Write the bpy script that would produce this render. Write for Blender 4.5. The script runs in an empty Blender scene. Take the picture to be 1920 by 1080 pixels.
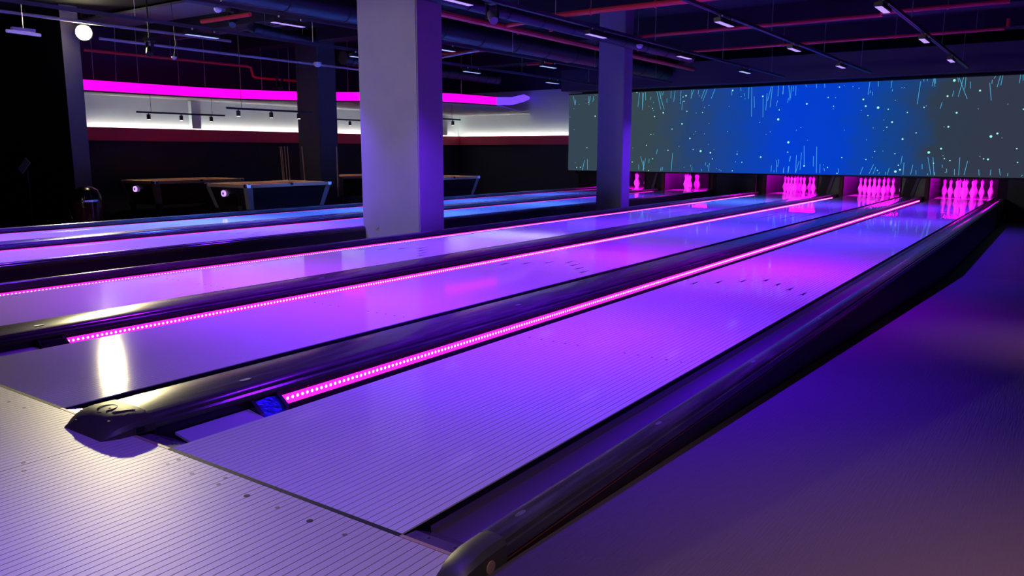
import bpy, bmesh, math, random
from mathutils import Matrix, Vector
random.seed(7)
sc = bpy.context.scene
COL = sc.collection
# ------------------------------------------------------------------ camera
cam_d = bpy.data.cameras.new('camera'); cam = bpy.data.objects.new('camera', cam_d); COL.objects.link(cam)
cam_d.sensor_width = 36.0; cam_d.lens = 1479.45 / 1920 * 36.0; cam_d.clip_start = 0.05; cam_d.clip_end = 200
YAW, PITCH, ROLL = 0.611201, 0.171257, 0.002098
_f = Vector((-math.sin(YAW) * math.cos(PITCH), math.cos(YAW) * math.cos(PITCH), -math.sin(PITCH)))
_r = Vector((math.cos(YAW), math.sin(YAW), 0)); _u = _r.cross(_f)
_r2 = math.cos(ROLL) * _r + math.sin(ROLL) * _u; _u2 = -math.sin(ROLL) * _r + math.cos(ROLL) * _u
cam.matrix_world = Matrix(((_r2.x, _u2.x, -_f.x, 2.398727), (_r2.y, _u2.y, -_f.y, -1.409529), (_r2.z, _u2.z, -_f.z, 0.990880), (0, 0, 0, 1)))
sc.camera = cam
# ------------------------------------------------------------------ world, exposure, added fill lights
w = bpy.data.worlds.new('world'); sc.world = w; w.use_nodes = True
w.node_tree.nodes['Background'].inputs[0].default_value = (0.10, 0.08, 0.16, 1)
w.node_tree.nodes['Background'].inputs[1].default_value = 0.006
vs = sc.view_settings
vs.view_transform = 'Standard'; vs.look = 'None'; vs.exposure = 0.0; vs.gamma = 1.0; vs.use_curve_mapping = False

def area_light(name, loc, target, sx, sy, col, watts, spread=180.0, parent=None, shape='RECTANGLE'):
    d = bpy.data.lights.new(name, 'AREA'); d.shape = shape; d.size = sx; d.size_y = sy
    d.color = col; d.energy = watts; d.spread = math.radians(spread)
    o = bpy.data.objects.new(name, d); COL.objects.link(o)
    o.location = loc; o.rotation_euler = (Vector(target) - Vector(loc)).to_track_quat('-Z', 'Y').to_euler()
    if parent: o.parent = parent
    return o
# added unseen fill lights for the column front, the approach and the ramp
area_light('fill_light', (-4.5, -6.0, 3.2), (-4.6, 5.8, 1.5), 2.4, 0.5, (1.0, 0.98, 0.88), 36, 56)
area_light('fill_light', (2.3, -1.9, 3.25), (2.1, -0.5, 0.0), 0.6, 0.6, (1.0, 0.74, 0.70), 40, 90)
area_light('ramp_fill_light', (3.5, -0.6, 3.25), (2.95, 0.35, 0.0), 0.4, 0.4, (1.0, 0.56, 0.60), 16, 50)
area_light('ramp_fill_light', (3.3, 4.6, 3.25), (2.75, 4.6, -0.2), 0.3, 0.3, (1.0, 0.50, 0.62), 4, 40)

# ------------------------------------------------------------------ materials
MATS = {}
def mat(name, col, rough=0.5, metal=0.0, emit=None, es=0.0, coat=0.0, coat_r=0.03, spec=0.5, bump=None, mott=None, ior=1.5):
    if name in MATS: return MATS[name]
    m = bpy.data.materials.new(name); m.use_nodes = True; nt = m.node_tree; b = nt.nodes['Principled BSDF']
    b.inputs['Base Color'].default_value = (*col, 1); b.inputs['Roughness'].default_value = rough
    b.inputs['Metallic'].default_value = metal; b.inputs['Specular IOR Level'].default_value = spec
    b.inputs['Coat Weight'].default_value = coat; b.inputs['Coat Roughness'].default_value = coat_r
    b.inputs['IOR'].default_value = ior
    if emit: b.inputs['Emission Color'].default_value = (*emit, 1); b.inputs['Emission Strength'].default_value = es
    if bump or mott:
        tc = nt.nodes.new('ShaderNodeTexCoord')
    if bump:
        scale, strength, dist = bump
        mp = nt.nodes.new('ShaderNodeMapping'); nz = nt.nodes.new('ShaderNodeTexNoise'); bp = nt.nodes.new('ShaderNodeBump')
        mp.inputs['Scale'].default_value = scale; nz.inputs['Scale'].default_value = 1.0; nz.inputs['Detail'].default_value = 3
        bp.inputs['Strength'].default_value = strength; bp.inputs['Distance'].default_value = dist
        nt.links.new(tc.outputs['Object'], mp.inputs[0]); nt.links.new(mp.outputs[0], nz.inputs['Vector'])
        nt.links.new(nz.outputs[0], bp.inputs['Height']); nt.links.new(bp.outputs[0], b.inputs['Normal'])
        if coat: nt.links.new(bp.outputs[0], b.inputs['Coat Normal'])
    if mott:                       # worn, uneven colour: (scale xyz, second colour, low, high)
        sc3, c2, lo, hi = mott
        mp = nt.nodes.new('ShaderNodeMapping'); nz = nt.nodes.new('ShaderNodeTexNoise'); cr = nt.nodes.new('ShaderNodeValToRGB')
        mp.inputs['Scale'].default_value = sc3; nz.inputs['Scale'].default_value = 1.0; nz.inputs['Detail'].default_value = 4
        cr.color_ramp.elements[0].position = lo; cr.color_ramp.elements[1].position = hi
        cr.color_ramp.elements[0].color = (*col, 1); cr.color_ramp.elements[1].color = (*c2, 1)
        nt.links.new(tc.outputs['Object'], mp.inputs[0]); nt.links.new(mp.outputs[0], nz.inputs['Vector'])
        nt.links.new(nz.outputs[0], cr.inputs[0]); nt.links.new(cr.outputs[0], b.inputs['Base Color'])
    MATS[name] = m
    return m
M_lane = mat('lane_laminate', (0.64, 0.62, 0.66), 0.5, spec=0.0, coat=1.0, coat_r=0.055, bump=((60, 22, 60), 0.05, 0.002))
M_line = mat('board_joint', (0.012, 0.010, 0.02), 0.7, spec=0.1)
M_mark = mat('dark_marking', (0.012, 0.010, 0.03), 0.6, spec=0.1)
M_appr = mat('approach_laminate', (0.50, 0.47, 0.45), 0.44, spec=0.3, bump=((240, 90, 240), 0.18, 0.002))
M_wood = mat('pale_wood', (0.42, 0.28, 0.20), 0.5, bump=((8, 200, 8), 0.1, 0.002))
M_gut = mat('gutter_plastic', (0.11, 0.07, 0.15), 0.22, coat=0.6, coat_r=0.1, bump=((30, 3, 30), 0.05, 0.003))
M_plate = mat('pale_plastic', (0.42, 0.38, 0.55), 0.35)
M_cap = mat('capping_plastic', (0.045, 0.043, 0.048), 0.19, spec=0.45, bump=((70, 6, 70), 0.12, 0.002), mott=((40, 3, 40), (0.10, 0.095, 0.10), 0.45, 0.75))
M_side = mat('divider_side', (0.012, 0.008, 0.016), 0.35)
M_nose = mat('nose_rubber', (0.050, 0.050, 0.036), 0.48, bump=((500, 500, 500), 0.15, 0.001))
M_panel = mat('dark_side_panel', (0.014, 0.005, 0.008), 0.6)
M_black = mat('black_paint', (0.006, 0.006, 0.007), 0.6)
M_blackgl = mat('black_gloss', (0.008, 0.008, 0.01), 0.18)
M_copper = mat('copper_screw', (0.75, 0.35, 0.22), 0.25, 1.0)
M_seam = mat('copper_seam', (0.35, 0.12, 0.07), 0.35, 0.8)
M_foil = mat('blue_foil', (0.02, 0.07, 0.45), 0.18, 0.6, bump=((260, 260, 260), 0.6, 0.003))
M_ramp = mat('ramp_vinyl', (0.080, 0.062, 0.11), 0.50, bump=((170, 3.0, 170), 0.6, 0.006))
M_carpet = mat('pool_carpet', (0.16, 0.035, 0.04), 0.95)
M_sub = mat('sub_floor', (0.02, 0.02, 0.025), 0.9)
M_col = mat('column_paint', (0.30, 0.285, 0.27), 0.65, bump=((90, 90, 90), 0.08, 0.003), mott=((3, 3, 3), (0.27, 0.26, 0.265), 0.4, 0.7))
M_colD = mat('dark_column_paint', (0.055, 0.055, 0.06), 0.7)
M_navy = mat('navy_wall', (0.022, 0.020, 0.045), 0.75)
M_white = mat('white_wall', (0.62, 0.64, 0.66), 0.8)
M_red = mat('red_band', (0.62, 0.03, 0.09), 0.55)
M_ceil = mat('ceiling_black', (0.0065, 0.006, 0.006), 0.85, bump=((6, 6, 6), 0.3, 0.02))
M_beam = mat('ceiling_concrete', (0.024, 0.022, 0.020), 0.85, bump=((10, 10, 10), 0.2, 0.01))
M_bulk = mat('bulkhead_paint', (0.075, 0.065, 0.08), 0.75)
M_duct = mat('duct_wrap', (0.010, 0.009, 0.014), 0.45, bump=((14, 40, 14), 0.4, 0.01))
M_pipe = mat('red_pipe', (0.90, 0.05, 0.05), 0.35)
M_rod = mat('steel_rod', (0.45, 0.43, 0.42), 0.4, 0.7)
M_track = mat('track_metal', (0.10, 0.10, 0.14), 0.35, 0.6)
M_house = mat('fixture_black', (0.012, 0.012, 0.014), 0.4)
M_cond = mat('conduit_lilac', (0.46, 0.40, 0.44), 0.5)
M_plast = mat('white_plastic', (0.65, 0.62, 0.68), 0.4)
M_pin = mat('pin_coating', (0.85, 0.80, 0.85), 0.25, coat=0.4)
M_pinband = mat('pin_band', (0.6, 0.05, 0.10), 0.3)
M_string = mat('white_string', (0.8, 0.78, 0.85), 0.8)
M_pit = mat('pit_lining', (0.011, 0.008, 0.022), 0.7)
M_pitred = mat('pit_post', (0.10, 0.02, 0.03), 0.6)
M_pitvio = mat('pit_board', (0.14, 0.10, 0.18), 0.6)
M_green = mat('grey_green_panel', (0.075, 0.085, 0.08), 0.7)
M_chrome = mat('chrome', (0.75, 0.75, 0.75), 0.12, 1.0)
M_alu = mat('brushed_aluminium', (0.11, 0.11, 0.115), 0.35, 0.6)
M_stamp = mat('cap_stamp', (0.13, 0.12, 0.15), 0.4)
M_trim = mat('table_corner_grey', (0.26, 0.25, 0.25), 0.45)
M_tabwood = mat('table_black', (0.010, 0.010, 0.012), 0.3)
M_rail = mat('rail_wood', (0.55, 0.36, 0.22), 0.4)
M_felt = mat('red_felt', (0.22, 0.02, 0.03), 0.95)
M_cue = mat('cue_maple', (0.62, 0.40, 0.24), 0.4)
M_bin = mat('bin_maroon', (0.10, 0.012, 0.03), 0.2, coat=0.8)
def emis(name, col, s, dark=(0.01, 0.01, 0.01)): return mat(name, dark, 0.5, emit=col, es=s)
E_led = emis('led_diffuser', (1.0, 0.02, 0.72), 1.3)
E_dot = emis('led_chip', (1.0, 0.30, 0.85), 6.0)
E_fas = emis('fascia_pink', (1.0, 0.0, 0.78), 1.25)
E_fasb = emis('fascia_blue', (0.10, 0.03, 1.0), 2.2)
E_cove = emis('cove_led', (0.80, 1.0, 0.86), 30.0)
E_flood = emis('flood_lens', (1.0, 0.93, 0.55), 60.0)
E_spot = emis('spot_lens', (1.0, 0.92, 0.78), 3.0)
E_starw = emis('star_dot', (0.35, 1.0, 0.80), 1.0)
E_starc = emis('star_streak', (0.10, 0.62, 1.0), 0.8)
E_logo = emis('coin_light', (0.55, 0.30, 1.0), 1.5)
E_pit = emis('pit_tube', (1.0, 0.0, 0.95), 2.0)

# ------------------------------------------------------------------ geometry helpers (world coordinates in, local to the parent out)
ORG = {}
def link(name, me, m, parent, org):
    o = bpy.data.objects.new(name, me); COL.objects.link(o)
    if m: me.materials.append(m)
    if parent: o.parent = parent; ORG[o.name] = ORG[parent.name]
    else: o.location = org; ORG[o.name] = Vector(org)
    return o
def fin(name, bm, m, parent=None, smooth=False):
    if parent: org = ORG[parent.name]
    else:
        xs = [v.co for v in bm.verts]
        org = Vector(((min(c.x for c in xs) + max(c.x for c in xs)) / 2, (min(c.y for c in xs) + max(c.y for c in xs)) / 2, min(c.z for c in xs)))
    for v in bm.verts: v.co -= org
    bmesh.ops.recalc_face_normals(bm, faces=bm.faces)
    me = bpy.data.meshes.new(name); bm.to_mesh(me); bm.free()
    if smooth:
        for f in me.polygons: f.use_smooth = True
        try: me.set_sharp_from_angle(angle=math.radians(28))
        except Exception: pass
    return link(name, me, m, parent, org)
def abox(bm, x0, x1, y0, y1, z0, z1, bev=0.0):
    r = bmesh.ops.create_cube(bm, size=1.0)
    for v in r['verts']:
        v.co = Vector(((x0 + x1) / 2 + v.co.x * (x1 - x0), (y0 + y1) / 2 + v.co.y * (y1 - y0), (z0 + z1) / 2 + v.co.z * (z1 - z0)))
    if bev:
        es = list({e for v in r['verts'] for e in v.link_edges})
        bmesh.ops.bevel(bm, geom=es, offset=bev, segments=2, affect='EDGES')
def box(name, x0, x1, y0, y1, z0, z1, m, parent=None, bev=0.0):
    bm = bmesh.new(); abox(bm, x0, x1, y0, y1, z0, z1, bev); return fin(name, bm, m, parent)
def aextr(bm, prof, a, b, axis='y'):
    """closed profile; axis y: (x, z); axis x: (y, z); axis z: (x, y)"""
    def P(q, t): return {'y': (q[0], t, q[1]), 'x': (t, q[0], q[1]), 'z': (q[0], q[1], t)}[axis]
    A = [bm.verts.new(P(q, a)) for q in prof]; B = [bm.verts.new(P(q, b)) for q in prof]
    n = len(prof); bm.faces.new(A); bm.faces.new(B[::-1])
    for i in range(n): bm.faces.new((A[i], B[i], B[(i + 1) % n], A[(i + 1) % n]))
def extr(name, prof, a, b, m, parent=None, axis='y', smooth=False):
    bm = bmesh.new(); aextr(bm, prof, a, b, axis); return fin(name, bm, m, parent, smooth)
def aloft(bm, rings, cap=True):
    R = [[bm.verts.new(q) for q in r] for r in rings]; n = len(R[0])
    for k in range(len(R) - 1):
        for i in range(n): bm.faces.new((R[k][i], R[k + 1][i], R[k + 1][(i + 1) % n], R[k][(i + 1) % n]))
    if cap: bm.faces.new(R[0]); bm.faces.new(R[-1][::-1])
def alathe(bm, c, prof, n=16):
    rings = [[(c[0] + r * math.cos(2 * math.pi * k / n), c[1] + r * math.sin(2 * math.pi * k / n), c[2] + z) for k in range(n)] for r, z in prof]
    aloft(bm, rings)
def lathe(name, c, prof, m, parent=None, n=16):
    bm = bmesh.new(); alathe(bm, c, prof, n); return fin(name, bm, m, parent, True)
def atube(bm, pts, r, n=8):
    pts = [Vector(q) for q in pts]; rings = []
    for i, q in enumerate(pts):
        d = (pts[min(i + 1, len(pts) - 1)] - pts[max(i - 1, 0)]).normalized()
        s = d.cross(Vector((0, 0, 1)) if abs(d.z) < 0.95 else Vector((1, 0, 0))).normalized(); t = s.cross(d)
        rr = r[i] if isinstance(r, (list, tuple)) else r
        rings.append([q + rr * (math.cos(2 * math.pi * k / n) * s + math.sin(2 * math.pi * k / n) * t) for k in range(n)])
    aloft(bm, rings)
def tube(name, pts, r, m, parent=None, n=8):
    bm = bmesh.new(); atube(bm, pts, r, n); return fin(name, bm, m, parent, True)
def thing(name, loc, label=None, cat=None, group=None):
    o = bpy.data.objects.new(name, None); COL.objects.link(o); o.location = loc; o.empty_display_size = 0.1
    ORG[o.name] = Vector(loc)
    return tag(o, label, cat, group) if label else o
def tag(o, label, cat, group=None):
    o['label'] = label; o['category'] = cat
    if group: o['group'] = group
    return o
def struct(o, label=None):
    o['kind'] = 'structure'
    if label: o['label'] = label
    return o
def stuff(o): o['kind'] = 'stuff'; return o
def copy_tree(src, loc):
    r = src.copy(); COL.objects.link(r); r.location = loc; ORG[r.name] = Vector(loc)
    for ch in src.children:
        c = ch.copy(); COL.objects.link(c); c.parent = r
        for g in ch.children:
            d = g.copy(); COL.objects.link(d); d.parent = c
    return r
# ------------------------------------------------------------------ layout constants (metres)
LW = 1.0541; BW = LW / 39; FLOOR = -0.43; CEIL = 3.45
LX = [0.0, -1.789, -3.578, -6.257, -8.046]          # left edge of each lane
LN = ['lane beside the ramp', 'second lane from the ramp', 'third lane from the ramp', 'lane beyond the big column', 'lane by the pool tables']
YS = 18.0                                            # plane of the video wall
# ------------------------------------------------------------------ floors
def ramp_z(y): return 0.0 if y < -0.26 else max(FLOOR, -0.012 - 0.0462 * y)
bm = bmesh.new()
ys = [-8, -3, -0.26] + [i * 0.5 for i in range(0, 18)] + [9.047, 12, 15, 17.95]
prev = None
for y in ys:
    z = ramp_z(y); cur = [bm.verts.new((1.347, y, z)), bm.verts.new((4.3, y, z))]
    if prev: bm.faces.new((prev[0], prev[1], cur[1], cur[0]))
    prev = cur
struct(fin('floor_ramp', bm, M_ramp), 'dark wood-grain vinyl ramp sloping down beside the bowling lanes')
struct(box('floor', -16, 1.33, -0.3, 21, FLOOR - 0.1, FLOOR, M_sub), 'dark sub-floor below the raised lanes')
struct(box('floor_pool_area', -13.5, -8.45, 4.0, 18.3, FLOOR, FLOOR + 0.01, M_carpet), 'dark red carpet under the pool tables')
ap = struct(box('floor_approach', -10, 1.345, -8, -0.005, -0.10, -0.004, M_line), 'pale boarded approach floor in front of the foul line')
# boards of the approach, each its own piece, broken by a seam at x = -0.24
proto = None
def strip(name, w, l, m, t=0.004):
    me = bpy.data.meshes.new(name); h = w / 2; b = 0.0006
    v = [(-h, 0, 0), (h, 0, 0), (h, l, 0), (-h, l, 0), (-h + b, b, t), (h - b, b, t), (h - b, l - b, t), (-h + b, l - b, t)]
    me.from_pydata(v, [], [(3, 2, 1, 0), (4, 5, 6, 7), (0, 1, 5, 4), (1, 2, 6, 5), (2, 3, 7, 6), (3, 0, 4, 7)]); me.materials.append(m); return me
me_ab = strip('approach_board', BW - 0.0016, 2.99, M_appr)
def put(name, me, parent, loc):
    o = bpy.data.objects.new(name, me); COL.objects.link(o); o.parent = parent; o.location = Vector(loc) - ORG[parent.name]; return o
x = 1.345 - BW / 2
while x > -1.60:
    put('approach_board', me_ab, ap, (x - (0.0018 if x < -0.24 else 0), -2.997, -0.0035)); x -= BW
me_aw = strip('approach_slab', 8.3, 2.99, M_appr)
put('approach_panel', me_aw, ap, (-1.62 - 4.16, -2.997, -0.0035))
me_back = strip('approach_back', 11.2, 4.95, M_appr)
put('approach_panel', me_back, ap, (-4.3, -7.98, -0.0035))
def disc_mesh(name, rx, ry, m, n=14, t=0.0006):
    bm = bmesh.new(); aloft(bm, [[(rx * math.cos(2 * math.pi * k / n), ry * math.sin(2 * math.pi * k / n), z) for k in range(n)] for z in (0, t)])
    bmesh.ops.recalc_face_normals(bm, faces=bm.faces); me = bpy.data.meshes.new(name); bm.to_mesh(me); bm.free(); me.materials.append(m); return me
M_dotg = mat('grey_dot', (0.10, 0.085, 0.10), 0.5); M_dotp = mat('faint_dot', (0.26, 0.22, 0.24), 0.5)
me_d1 = disc_mesh('guide_dot', 0.0095, 0.0095, M_mark); me_d2 = disc_mesh('guide_dot', 0.007, 0.007, M_dotg); me_d3 = disc_mesh('guide_dot', 0.006, 0.006, M_dotp)
for xx, yy, me in [(0.526, -.081, me_d1), (0.661, -.08, me_d2), (0.799, -.082, me_d1), (0.935, -.082, me_d2), (0.387, -.079, me_d2), (0.250, -.078, me_d2), (0.118, -.078, me_d3),
                   (0.113, -.037, me_d2), (0.363, -.038, me_d2), (-0.239 - .03, -.341, me_d2), (-0.20, -.37, me_d2), (-0.86, -.08, me_d2), (-0.99, -.08, me_d2), (-1.13, -.08, me_d2)]:
    put('guide_dot', me, ap, (xx, yy, 0.0004))

# ------------------------------------------------------------------ lanes
me_lb = strip('lane_board', BW - 0.0018, 19.39, M_lane)
me_ls = strip('lane_surface', LW, 19.39, M_lane)
bm = bmesh.new(); aextr(bm, [(-0.014, 0.0), (0.0, 0.16), (0.014, 0.0), (0.0, 0.03)], 0, 0.0006, 'z')
bmesh.ops.recalc_face_normals(bm, faces=bm.faces); me_arrow = bpy.data.meshes.new('aiming_arrow'); bm.to_mesh(me_arrow); bm.free(); me_arrow.materials.append(M_mark)
for i, x0 in enumerate(LX):
    t = thing('bowling_lane', (x0 + LW / 2, 0, -0.1), 'glossy pale bowling lane, the ' + LN[i], 'bowling lane', 'bowling lanes')
    box('lane_base', x0, x0 + LW, 0.008, 19.4, -0.06, -0.004, M_line, t)
    if i < 2:
        for k in range(39): put('lane_board', me_lb, t, (x0 + (k + 0.5) * BW, 0.009, -0.0035))
    else: put('lane_surface', me_ls, t, (x0 + LW / 2, 0.009, -0.0035))
    if i < 3: box('foul_line', x0, x0 + LW, -0.0065, 0.0085, -0.05, 0.0008, M_mark, t)
    for k in range(7):
        put('aiming_arrow', me_arrow, t, (x0 + LW / 2 + (k - 3) * 5 * BW, 4.75 - abs(k - 3) * 0.153 - 0.08, 0.0008))
    if i < 4:      # small dots three to four boards in, about two metres down the lane
        bm = bmesh.new()
        for s in (-1, 1):
            for k in range(5):
                aloft(bm, [[(x0 + LW / 2 + s * (0.135 + 0.075 * k) + 0.006 * math.cos(a * math.pi / 4), 2.05 + 0.006 * math.sin(a * math.pi / 4), z) for a in range(8)] for z in (0.0, 0.0011)])
        stuff(fin('guide_dots', bm, M_mark, t))
    if i in (1, 2):    # dashes of the far range finder
        bm = bmesh.new()
        for s in (-1, 1):
            for k in range(2): abox(bm, x0 + LW / 2 + s * (0.16 + 0.14 * k) - .010, x0 + LW / 2 + s * (0.16 + 0.14 * k) + .010, 10.6 + k * .5, 11.5 + k * .5, 0.0005, 0.0011)
        stuff(fin('range_dashes', bm, M_mark, t))
    box('deck_edge', x0, x0 + LW, 19.4, 19.43, -0.06, 0.004, M_pitred, t)
# ------------------------------------------------------------------ gutters
def gutter(x0, x1, label, cuts=((0.12, 19.3),), near=True, left=False):
    t = thing('gutter', ((x0 + x1) / 2, 0, -0.12), label, 'gutter', 'lane gutters')
    c = (x0 + x1) / 2; h = (x1 - x0) / 2
    for y0, y1 in cuts:
        out = [(c + h * math.cos(a), -0.022 - 0.075 * math.sin(a)) for a in [math.pi * k / 12 for k in range(13)]]
        inn = [(c + (h + 0.0) * math.cos(a), -0.026 - 0.080 * math.sin(a)) for a in [math.pi * k / 12 for k in range(12, -1, -1)]]
        if left:
            out = [(x1, -.022), (x1 - .012, -.048), (x1 - .035, -.074), (x1 - .07, -.088), (x1 - .11, -.092), (x0, -.092)]; inn = [(x0, -.1), (x1 - .11, -.1), (x1 - .07, -.096), (x1 - .03, -.08), (x1 - .006, -.05), (x1, -.03)]
        extr('trough', out + inn, y0, y1, M_gut, t, smooth=True)
    if near:
        bm = bmesh.new()   # sloping end plate at the foul line
        aloft(bm, [[(x0, 0.0, -0.004), (x1, 0.0, -0.004), (x1, 0.0, -0.012), (x0, 0.0, -0.012)], [(x0, 0.06, -0.010), (x1, 0.06, -0.010), (x1, 0.06, -0.02), (x0, 0.06, -0.02)],
                   [(x0, 0.14, -0.05), (x1, 0.14, -0.05), (x1, 0.14, -0.06), (x0, 0.14, -0.06)]])
        fin('end_plate', bm, M_gut, t)
        box('wood_strip', x0, x1, -0.006, 0.006, -0.05, 0.0012, M_wood, t)
        for s in (0.3, 0.75): lathe('screw', (x0 + (x1 - x0) * s, 0.045, -0.008), [(0.005, 0), (0.005, 0.001), (0.002, 0.0018)], M_alu, t, 8)
    return t
sides = ['right-hand', 'left-hand']
for i, x0 in enumerate(LX):
    nm = LN[i]
    cr = ((0.12, 5.76), (6.26, 18.1)) if i == 3 else ((0.12, 18.1),)
    gutter(x0 + LW + 0.002, x0 + LW + 0.196, 'dark glossy gutter on the ramp side of the ' + nm, cr, i < 2)
    gutter(x0 - 0.213, x0 - 0.002, 'dark gutter on the pool-table side of the ' + nm, ((0.12, 18.1),), i < 2, True)

# ------------------------------------------------------------------ dividers and side rails
def rail_screws(t, x, z, y0):
    for k in range(6):
        y = y0 + 3.05 * k
        if 0.2 < y < 17.5:
            bm = bmesh.new(); atube(bm, [(x, y, z), (x + 0.003, y, z), (x + 0.0042, y, z)], [0.0045, 0.0045, 0.001], 8); fin('screw', bm, M_copper, t)
def double_divider(xl, xr, label, nose, ystart=0.075):
    t = thing('lane_divider', ((xl + xr) / 2, 0, -0.12), label, 'lane divider', 'lane dividers')
    c = (xl + xr) / 2; h = (xr - xl) / 2
    prof = [(-1, .012), (-.992, .034), (-.93, .045), (-.5, .053), (0, .055), (.5, .051), (.82, .044), (.88, .038), (.895, .028), (.985, .022), (1, .012)]
    extr('cap', [(c + a * h, z) for a, z in prof] + [(c + h, .004), (c - h, .004)], ystart, 17.95, M_cap, t, smooth=True)
    box('body', c - h + .002, c + h - .002, ystart, 17.95, -0.42, 0.0045, M_side, t)
    box('seam', c + h - .001, c + h + .0012, ystart + .35, 17.9, 0.0, 0.0022, M_seam, t)
    rail_screws(t, c + h - 0.001, -0.008, 0.78)
    bm = bmesh.new()           # oval stamps moulded in the cap
    for k in range(9):
        y = 0.55 + 2.0 * k
        aloft(bm, [[(c + .30 * h + 0.012 * math.cos(a * math.pi / 6), y + 0.028 * math.sin(a * math.pi / 6), z) for a in range(12)] for z in (0.045, 0.0545)])
    stuff(fin('cap_stamps', bm, M_stamp, t))
    if nose:
        n = thing('divider_nose', (c, -0.05, 0)); n.parent = t; n.location = Vector((c, -0.05, 0)) - ORG[t.name]
        return t, n
    return t, None
d12, _ = double_divider(-0.535, -0.215, 'black ribbed divider with pointed nose between the two lanes nearest the ramp', False)
d23, _ = double_divider(-2.324, -2.004, 'black divider between the second and third lanes from the ramp', False, -0.12)
d45, _ = double_divider(-6.792, -6.472, 'black divider between the two farthest lanes', False)
# pointed nose of the first divider
c = -0.375
secs = [(.078, .163, .066, .034), (.03, .163, .067, .034), (-.015, .160, .064, .031), (-.045, .153, .054, .024), (-.072, .143, .036, .015), (-.094, .131, .014, .006), (-.101, .126, .006, .003)]
rings = []
for y, hw, zt, zs in secs:
    p = [(-1, 0.0), (-1.0, zs * .8), (-.93, zs + .45 * (zt - zs)), (-.62, zt * .97), (-.3, zt), (0, zt + .001), (.3, zt), (.62, zt * .95), (.93, zs + .35 * (zt - zs)), (1.0, zs * .8), (1, 0.0)]
    rings.append([(c + a * hw, y, z) for a, z in p])
bm = bmesh.new(); aloft(bm, rings); nose = fin('nose', bm, M_nose, d12, True)
# emblem: open ring with a tail stroke and two moulded ridges
def stroke(pts, r=0.0017): tube('emblem_stroke', pts, r, M_black, nose, 6)
def nz(x, y):
    zt = 0.0672 if y > .0 else (0.0672 + y * 0.10 if y > -.015 else (0.0655 + (y + .015) * 0.40 if y > -.045 else 0.054 + (y + .045) * 0.67)); return zt - 0.03 * max(0, abs(x - c) / .16 - .35) ** 2
stroke([(c - .02 + .034 * math.cos(a), .005 + .034 * math.sin(a), nz(c - .02 + .034 * math.cos(a), .005 + .034 * math.sin(a))) for a in [math.radians(-35 + 15 * k) for k in range(23)]])
stroke([(c - .035, -.055, nz(c - .035, -.055)), (c - .005, .01, nz(c - .005, .01))])
stroke([(c + .08, .055, nz(c + .08, .055)), (c + .045, -.005, nz(c + .045, -.005)), (c + .0, -.07, nz(c, -.07))])
stroke([(c + .10, .02, nz(c + .10, .02)), (c + .09, -.04, nz(c + .09, -.04) - .002), (c + .065, -.08, nz(c + .065, -.08) - .004)])
for sx, sy in ((.085, -.045), (-.085, -.075)): lathe('nose_screw', (c + sx, sy, nz(c + sx, sy) - .004), [(.006, 0), (.006, .003), (.003, .0035)], M_black, nose, 8)
box('nose_hatch', c + .1615, c + .1665, .000, .040, .006, .030, M_alu, nose)
box('hatch_hole', c + .164, c + .1672, .004, .036, .009, .027, M_black, nose)
lathe('nose_bolt', (c + .152, -.035, .018), [(.006, 0), (.006, .004), (.002, .005)], M_alu, nose, 8)

def half_rail(xi, xo, label, cuts, nose=False, panel=True):
    """xi: gutter side, xo: outer side"""
    s = 1 if xo > xi else -1; wd = abs(xo - xi)
    t = thing('side_rail', ((xi + xo) / 2, 0, -0.43), label, 'side rail', 'outer rails of the lanes')
    prof = [(0, .000), (.02, .024), (.10, .042), (.30, .050), (.58, .051), (.82, .046), (.90, .040), (.92, .030), (.99, .026), (1.0, .018), (1.0, -.002)]
    for y0, y1 in cuts:
        extr('cap', [(xi + s * wd * a, z) for a, z in prof], y0, y1, M_cap, t, smooth=True)
        box('body', min(xi, xo) + .004, max(xi, xo) - .006, y0, y1, FLOOR, -.002, M_side, t)
        box('seam', min(xi, xo) + (wd - .004 if s > 0 else 0), max(xi, xo) + (.0012 if s > 0 else -wd + .004), y0, y1, -.010, -.007, M_seam, t)
        box('side_panel', xo - (.008 if s > 0 else -.0), xo + (0 if s > 0 else .008), y0, y1, FLOOR + .002, -.011, M_panel, t)
    return t
r1 = half_rail(1.256, 1.345, 'glossy dark rail with maroon side panel along the ramp', [(0.07, 17.93)])
half_rail(-3.793, -3.870, 'dark rail along the near side of the column gap', [(-0.1, 17.93)])
half_rail(-5.001, -4.915, 'black rail whose side stops against the big column', [(0.0, 5.76), (6.26, 17.93)])
half_rail(-8.261, -8.345, 'dark rail on the pool-table edge of the farthest lane', [(0.0, 17.93)])
# rounded nose of the ramp rail with its round badge
rings = []
for y, zt in [(.072, .0535), (.03, .053), (-.01, .051), (-.045, .043), (-.075, .031), (-.095, .015), (-.102, .002)]:
    k = 1.0 if y > -.02 else 1 - ((-.02 - y) / .09) ** 2 * .25
    rings.append([(1.30 + (q - 1.30) * k, y, z) for q, z in [(1.2555, -.10), (1.2555, zt * .3), (1.262, zt * .72), (1.285, zt * .97), (1.31, zt), (1.334, zt * .9), (1.346, zt * .62), (1.347, zt * .2), (1.347, -.10)]])
bm = bmesh.new(); aloft(bm, rings); rn = fin('nose', bm, M_nose, r1, True)
bm = bmesh.new(); atube(bm, [(1.3462, .004, .002), (1.3492, .004, .002)], 0.0165, 20); fin('badge', bm, mat('badge_copper', (0.50, 0.34, 0.26), 0.4, 0.3, bump=((900, 900, 900), 0.7, 0.002)), rn)
bm = bmesh.new(); atube(bm, [(1.3462, -.028, -.012), (1.3485, -.028, -.012)], 0.006, 10); fin('bolt', bm, M_blackgl, rn)
bm = bmesh.new()
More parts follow.
